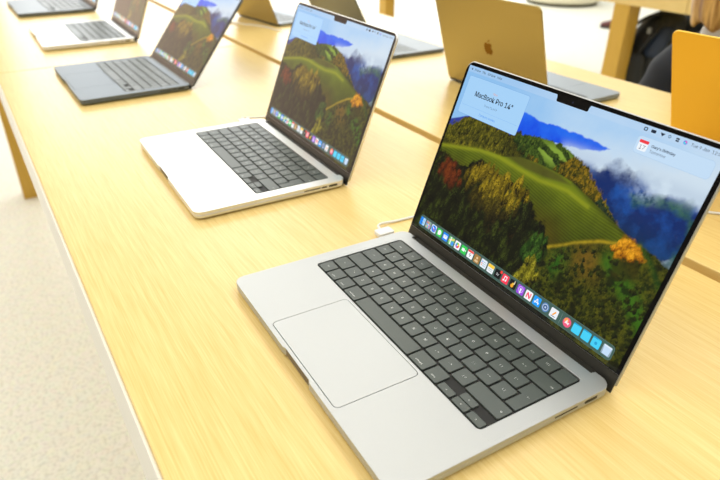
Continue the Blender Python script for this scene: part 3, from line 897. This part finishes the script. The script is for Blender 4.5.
def shoe():
    root = thing('shoe', 'dark red-brown shoe on the pale floor beside the far table leg', 'shoe', (-4.0, 5.78, 0), math.radians(200))
    M_SHOE = plain('brown_red_leather', (92, 40, 36), .45, noise=.1, scale=30)
    M_SOLE = plain('dark_sole', (40, 34, 32), .7)
    prof = [(-.13, .030, .085), (-.11, .036, .10), (-.07, .038, .105), (-.03, .036, .095), (.0, .037, .080), (.04, .043, .062), (.08, .046, .050), (.115, .040, .040), (.135, .022, .028)]
    bm = bmesh.new(); rings = []
    for x, w, hh in prof:
        rings.append([bm.verts.new((x, w * math.cos(a), .022 + (hh) * max(0, math.sin(a)) ** .8)) for a in [PI * k / 12 for k in range(13)]])
    for a, b in zip(rings, rings[1:]):
        for k in range(12):
            bm.faces.new((a[k], a[k + 1], b[k + 1], b[k]))
        bm.faces.new((a[12], a[0], b[0], b[12]))
    bm.faces.new(rings[0]); bm.faces.new(rings[-1][::-1])
    link('upper', bm_mesh('upper', bm, True), M_SHOE, root)
    lo = [(x, -w - .003) for x, w, _ in prof] + [(x, w + .003) for x, w, _ in prof[::-1]]
    link('sole', slab([lo], 0, .024, .003, 2), M_SOLE, root)
    for i, x in enumerate((.0, .022, .044)):
        hh = .022 + [.082, .072, .062][i]
        link('lace', tube(smooth_path([(x, -.026, hh - .016), (x + .004, 0, hh + .002), (x, .026, hh - .016)], 6), .0025, 6), M_SOLE, root)
shoe()

# ------------------------------------------------------------------ stools, backpack and coat under the far table
def stool(label, x, y):
    root = thing('stool', label, 'stool', (x, y, 0), .1, 'low wooden stools under the far table')
    link('seat', box(-.18, -.16, .325, .18, .16, .36, .008, 3), M_LEG, root)
    for sx in (-1, 1):
        for sy in (-1, 1):
            link('leg', box(sx * .15 - .02, sy * .13 - .02, 0, sx * .15 + .02, sy * .13 + .02, .327, .003, 2), M_LEG, root)
    link('stretcher', box(-.14, -.012, .16, .14, .012, .19, .003, 2), M_LEG, root)
stool('low wooden stool under the far table, holding the black backpack', -1.63, 2.87)
stool('low wooden stool under the far table, holding the dark navy coat', -1.49, 3.25)

def blob(rows, n=20, wr=.0, seed=1, power=2.4):
    """soft closed body from rows of (z, cx, cy, rx, ry)"""
    rnd = random.Random(seed)
    bm = bmesh.new(); rings = []
    for z_, cx, cy, rx, ry in rows:
        ring = []
        for k in range(n):
            a = 2 * PI * k / n
            c, s = math.cos(a), math.sin(a)
            px = math.copysign(abs(c) ** (2 / power), c); py = math.copysign(abs(s) ** (2 / power), s)
            j = 1 + wr * (rnd.random() - .5)
            ring.append(bm.verts.new((cx + rx * px * j, cy + ry * py * j, z_ + wr * .03 * (rnd.random() - .5))))
        rings.append(ring)
    for a, b in zip(rings, rings[1:]):
        for k in range(n):
            bm.faces.new((a[k], a[(k + 1) % n], b[(k + 1) % n], b[k]))
    bm.faces.new(rings[0][::-1]); bm.faces.new(rings[-1])
    return bm_mesh('blob', bm, True)

def subdiv(o, lv=1):
    m = o.modifiers.new('Subdivision', 'SUBSURF')
    m.levels = lv; m.render_levels = lv
    return o

M_BLK = plain('black_nylon', (20, 22, 20), .55, noise=.25, scale=60, bump=.3)
M_NAVY = plain('navy_nylon', (34, 46, 66), .6, noise=.2, scale=25, bump=.3)
M_BUCKLE = plain('grey_buckle', (150, 152, 146), .35)
bp_ = thing('backpack', 'black backpack with navy side under the far table, left of the coat', 'backpack', (-1.625, 2.85, .36), .15)
bp_.scale = (1, 1, 1.14)
subdiv(link('body', blob([(0, 0, 0, .12, .09), (.02, 0, 0, .15, .115), (.14, .01, 0, .150, .12), (.24, .045, .0, .126, .112), (.31, .075, .0, .098, .095), (.345, .085, 0, .065, .06), (.352, .085, 0, .03, .03)], 20, .03, 3), M_BLK, bp_))
subdiv(link('front_pocket', blob([(.02, -.03, -.12, .10, .02), (.035, -.03, -.125, .115, .035), (.12, -.03, -.13, .115, .04), (.17, -.02, -.122, .10, .03), (.185, -.02, -.12, .06, .012)], 16, .03, 5), M_BLK, bp_))
o = subdiv(link('side_panel', blob([(.16, .085, -.09, .04, .03), (.18, .088, -.095, .055, .034), (.24, .10, -.085, .052, .03), (.29, .115, -.07, .045, .025), (.30, .118, -.068, .02, .012)], 14, .03, 6), M_NAVY, bp_))
o['label'] = 'navy blue panel'
link('shoulder_strap', tube(smooth_path([(-.10, -.10, .04), (-.115, -.12, .13), (-.075, -.125, .23), (.0, -.11, .31), (.07, -.06, .35)], 8), .020, 10, True, .4), M_BLK, bp_)
link('shoulder_strap', tube(smooth_path([(.02, -.13, .15), (.06, -.13, .22), (.09, -.10, .29), (.08, -.05, .34)], 8), .018, 10, True, .4), M_BLK, bp_)
link('carry_handle', tube(smooth_path([(.03, .02, .345), (.04, .02, .372), (.07, .02, .38), (.10, .02, .372), (.11, .02, .335)], 8), .007, 8), M_BLK, bp_)
o = link('buckle', box(-.135, -.152, .055, -.112, -.135, .085, .004, 2), M_BUCKLE, bp_)
o['label'] = 'pale grey buckle'
o = link('buckle', box(.052, -.135, .265, .07, -.118, .29, .004, 2), M_BUCKLE, bp_)
o['label'] = 'pale grey buckle'

ct = thing('coat', 'dark navy padded coat heaped under the far table, right of the backpack', 'coat', (-1.50, 3.21, .36), -.05)
ct.scale = (1, 1, 1.1)
subdiv(link('coat_body', blob([(0, 0, 0, .19, .12), (.02, 0, 0, .23, .145), (.10, -.01, 0, .235, .15), (.17, 0, 0, .21, .14), (.23, -.01, 0, .20, .13), (.29, -.03, 0, .17, .11), (.335, -.05, 0, .12, .08), (.345, -.05, 0, .06, .04)], 22, .07, 8), M_BLK, ct))
def sleeve(pts, r):
    return tube(smooth_path(pts, 8), r, 14)
subdiv(link('sleeve', sleeve([(-.02, -.08, .30), (-.03, -.15, .26), (-.02, -.175, .18), (.0, -.17, .09), (.01, -.16, .03)], .048), M_NAVY, ct))
subdiv(link('sleeve', sleeve([(.08, -.08, .26), (.14, -.14, .22), (.16, -.165, .13), (.14, -.165, .05)], .05), M_BLK, ct))
subdiv(link('collar', tube(smooth_path([(-.13, -.07, .31), (-.05, -.11, .335), (.05, -.08, .325), (.07, .02, .315)], 8), .032, 12), M_NAVY, ct))

# ------------------------------------------------------------------ person at the far side of the table
def skin_mesh(name, pts, edges, radii, mats, parent, root=0, lv=2):
    me = bpy.data.meshes.new(name)
    me.from_pydata(pts, edges, [])
    o = link(name, me, mats, parent)
    sk = o.modifiers.new('Skin', 'SKIN')
    sk.use_smooth_shade = True
    me.skin_vertices.new(name='') if not me.skin_vertices else None
    for i, r in enumerate(radii):
        d = me.skin_vertices[0].data[i]
        d.radius = r if isinstance(r, tuple) else (r, r)
        d.use_root = (i == root)
    subdiv(o, lv)
    dg = bpy.context.evaluated_depsgraph_get()
    m2 = bpy.data.meshes.new_from_object(o.evaluated_get(dg), depsgraph=dg)
    o.modifiers.clear()
    o.data = m2
    if not len(m2.materials):
        for m in (mats if isinstance(mats, (list, tuple)) else [mats]):
            m2.materials.append(m)
    for p in m2.polygons:
        p.use_smooth = True
    return o

M_SKIN = plain('skin', (226, 178, 150), .55, noise=.04, scale=30)
def hair_mat():
    m, nt, b = new_mat('blonde_hair')
    tc = nt.nodes.new('ShaderNodeTexCoord')
    mp = nt.nodes.new('ShaderNodeMapping'); mp.inputs['Scale'].default_value = (70, 70, 7)
    nt.links.new(tc.outputs['Object'], mp.inputs['Vector'])
    nz = nt.nodes.new('ShaderNodeTexNoise'); nz.inputs['Scale'].default_value = 1; nz.inputs['Detail'].default_value = 5
    nt.links.new(mp.outputs['Vector'], nz.inputs['Vector'])
    rp = nt.nodes.new('ShaderNodeValToRGB')
    rp.color_ramp.elements[0].position = .38; rp.color_ramp.elements[0].color = (*lin((136, 92, 36)), 1)
    rp.color_ramp.elements[1].position = .62; rp.color_ramp.elements[1].color = (*lin((220, 178, 104)), 1)
    nt.links.new(nz.outputs['Fac'], rp.inputs['Fac'])
    nt.links.new(rp.outputs['Color'], b.inputs['Base Color'])
    b.inputs['Roughness'].default_value = .45
    return m
M_HAIR = hair_mat()
M_COLLAR = plain('white_collar', (236, 234, 230), .8)
M_SHIRT = plain('navy_top', (19, 24, 34), .8, noise=.03, scale=60, bump=.15)
M_TROUSER = plain('dark_trousers', (40, 44, 54), .8, noise=.1, scale=60)
pr = thing('person', 'person with blonde bobbed hair and dark navy top, beyond the amber tinted lid', 'person', (-.435, 1.34, 0), 1.25)
# body: pelvis root; a child-sized standing figure looking down at the table, arms hanging
HZ = 1.125    # head centre
B = [(0, 0, .58), (0, .005, .70), (0, .005, .82), (0, 0, .925), (0, -.012, .985), (0, -.03, 1.035), (0, -.045, 1.09), (0, -.04, 1.16),
     (-.075, 0, .57), (-.08, -.005, .32), (-.082, .01, .07), (-.085, -.09, .03), (.075, 0, .57), (.08, -.005, .32), (.082, .01, .07), (.085, -.09, .03),
     (-.11, 0, .92), (-.155, .01, .76), (-.16, -.02, .60), (.11, 0, .92), (.155, .01, .76), (.16, -.02, .60), (-.162, -.03, .545), (.162, -.03, .545)]
E_ = [(0, 1), (1, 2), (2, 3), (3, 4), (4, 5), (5, 6), (6, 7), (0, 8), (8, 9), (9, 10), (10, 11), (0, 12), (12, 13), (13, 14), (14, 15), (3, 16), (16, 17), (17, 18), (3, 19), (19, 20), (20, 21), (18, 22), (21, 23)]
Rr = [.085, .08, .085, .066, .038, .04, .072, .062, .07, .05, .034, .03, .07, .05, .034, .03, .040, .034, .024, .040, .034, .024, .026, .026]
hand = []
def add_hand(side, wrist_i):
    wx, wy, wz = B[wrist_i]
    for k, (dy, ln) in enumerate(((-.024, .050), (-.008, .056), (.008, .052), (.022, .042))):
        i0 = len(B)
        B.append((wx, wy + dy * .8, wz - .022)); B.append((wx - side * .006, wy + dy, wz - .022 - ln * .5)); B.append((wx - side * .016, wy + dy - .002, wz - .022 - ln))
        E_.extend([(wrist_i, i0), (i0, i0 + 1), (i0 + 1, i0 + 2)]); Rr.extend([.0085, .0075, .006])
    i0 = len(B)
    B.append((wx - side * .008, wy - .032, wz - .012)); B.append((wx - side * .014, wy - .040, wz - .035))
    E_.extend([(wrist_i, i0), (i0, i0 + 1)]); Rr.extend([.009, .007])
add_hand(-1, 22); add_hand(1, 23)
skin_mesh('body', B, E_, Rr, M_SKIN, pr)
# head details and clothes
hd = []
HC = Vector((0, -.05, HZ + .005))
bmh = bmesh.new()
bmesh.ops.create_uvsphere(bmh, u_segments=40, v_segments=28, radius=1)
for v in list(bmh.verts):
    x, y, zz = v.co
    v.co = HC + Vector((x * .104, y * .118 + .008, zz * .116 + .012))
# open the front for the face and the underside, drop the sides to a bob
dele = [v for v in bmh.verts if (v.co.y - HC.y < -.055 and v.co.z < HC.z + .06) or v.co.z < HC.z - .055]
bmesh.ops.delete(bmh, geom=dele, context='VERTS')
for v in bmh.verts:
    dz = HC.z - v.co.z
    if dz > -.02:
        k = (dz + .02) / .075
        v.co.z -= .075 * k ** 1.2
        v.co.x *= 1 + .13 * k
        a = math.atan2(v.co.y - HC.y, v.co.x)
        w = 1 + .05 * math.sin(a * 17)
        v.co.x *= w
        v.co.z += .012 * math.sin(a * 9)
hair = link('hair', bm_mesh('hair', bmh, True), M_HAIR, pr)
so = hair.modifiers.new('Solidify', 'SOLIDIFY'); so.thickness = .014; so.offset = -.6
subdiv(hair)
M_EYE = plain('dark_eye', (40, 34, 30), .3); M_LIP = plain('lip', (186, 108, 100), .5)
for sx in (-1, 1):
    link('eye', moved(lathe([(0, .007), (.006, .004), (.0085, 0), (.006, -.004), (0, -.007)], 14), Matrix.Translation((sx * .03, -.118, HZ + .002))), M_EYE, pr)
link('nose', tube(smooth_path([(0, -.115, HZ + .005), (0, -.126, HZ - .010), (0, -.134, HZ - .024), (0, -.122, HZ - .030)], 4), [.004] * 4 + [.006] * 5 + [.009] * 4, 10), M_SKIN, pr)
link('mouth', tube(smooth_path([(-.018, -.108, HZ - .050), (0, -.114, HZ - .052), (.018, -.108, HZ - .050)], 4), .004, 8), M_LIP, pr)
shirt = blob([(.56, 0, 0, .128, .098), (.60, 0, 0, .13, .10), (.72, 0, .003, .122, .096), (.82, 0, .003, .128, .10), (.90, 0, 0, .148, .105), (.94, 0, -.002, .138, .10), (.97, 0, -.008, .095, .078), (.982, 0, -.01, .066, .062), (.992, 0, -.015, .05, .05)], 24, .01, 11, 2.1)
subdiv(link('shirt', shirt, M_SHIRT, pr))
subdiv(link('collar', moved(lathe([(.052, .965), (.062, .970), (.058, 1.0), (.050, 1.012), (.046, 1.0), (.048, .97), (.052, .965)], 28), Matrix.Translation((0, -.018, 0))), M_COLLAR, pr))
for sx in (-1, 1):
    subdiv(link('sleeve', tube(smooth_path([(sx * .05, 0, .935), (sx * .118, .003, .87), (sx * .150, .010, .77), (sx * .160, -.004, .69), (sx * .162, -.018, .63)], 6), [.066] * 6 + [.056] * 6 + [.044] * 6 + [.036] * 7, 14), M_SHIRT, pr))
    subdiv(link('trouser_leg', tube(smooth_path([(sx * .065, 0, .60), (sx * .078, -.002, .45), (sx * .081, -.004, .30), (sx * .083, .006, .09)], 6), [.082] * 6 + [.066] * 6 + [.055] * 7, 14), M_TROUSER, pr))
    link('shoe', blob([(0, sx * .085, -.04, .042, .088), (.02, sx * .085, -.04, .045, .092), (.05, sx * .085, -.03, .042, .078), (.075, sx * .084, -.005, .036, .05)], 18, 0, 2, 2.2), M_SHIRT, pr)

# ------------------------------------------------------------------ light
def area(name, loc, sx, sy, power, col=(1, .97, .92), rot=(0, 0, 0)):
    l = bpy.data.lights.new(name, 'AREA')
    l.shape = 'RECTANGLE'; l.size = sx; l.size_y = sy
    l.energy = power; l.color = col
    o = bpy.data.objects.new(name, l)
    COL.objects.link(o)
    o.location = loc; o.rotation_euler = rot
    return o
for i, yy in enumerate((-4.5, -1.2, 2.1, 5.4, 8.7)):
    area('ceiling_panel', (-2, yy, 4.15), 12.5, 1.4, 142, (1, .985, .95))

area('window_wall_light', (-8.9, 5.3, 2.2), 10.0, 3.6, 400, (.95, .98, 1), (PI / 2, 0, -PI / 2))
area('warm_wall_light', (-8.9, -3.8, 2.4), 5.2, 3.3, 85, (1, .72, .56), (PI / 2, 0, -PI / 2))
w = bpy.data.worlds.new('store_air')
SC.world = w
w.use_nodes = True
w.node_tree.nodes['Background'].inputs['Color'].default_value = (1, .98, .95, 1)
w.node_tree.nodes['Background'].inputs['Strength'].default_value = .08

# ------------------------------------------------------------------ camera
cam = bpy.data.cameras.new('camera')
co = bpy.data.objects.new('camera', cam)
COL.objects.link(co)
az, el, roll = 2.5800, -.5180, .0080
f = Vector((math.cos(el) * math.cos(az), math.cos(el) * math.sin(az), math.sin(el)))
s = f.cross(Vector((0, 0, 1))).normalized(); u = s.cross(f)
s2 = math.cos(roll) * s + math.sin(roll) * u
u2 = -math.sin(roll) * s + math.cos(roll) * u
M = Matrix((s2, u2, -f)).transposed().to_4x4()
M.translation = Vector((.378, -.172, 1.272))
co.matrix_world = M
cam.sensor_width = 36
cam.lens = 612.57 / 720 * 36
cam.clip_start = .01
cam.dof.use_dof = True
cam.dof.focus_distance = .60
cam.dof.aperture_fstop = 7.0
SC.camera = co

SC.view_settings.view_transform = 'Standard'
SC.view_settings.look = 'None'
SC.view_settings.exposure = -0.12
SC.view_settings.gamma = 1.0
SC.view_settings.use_curve_mapping = False
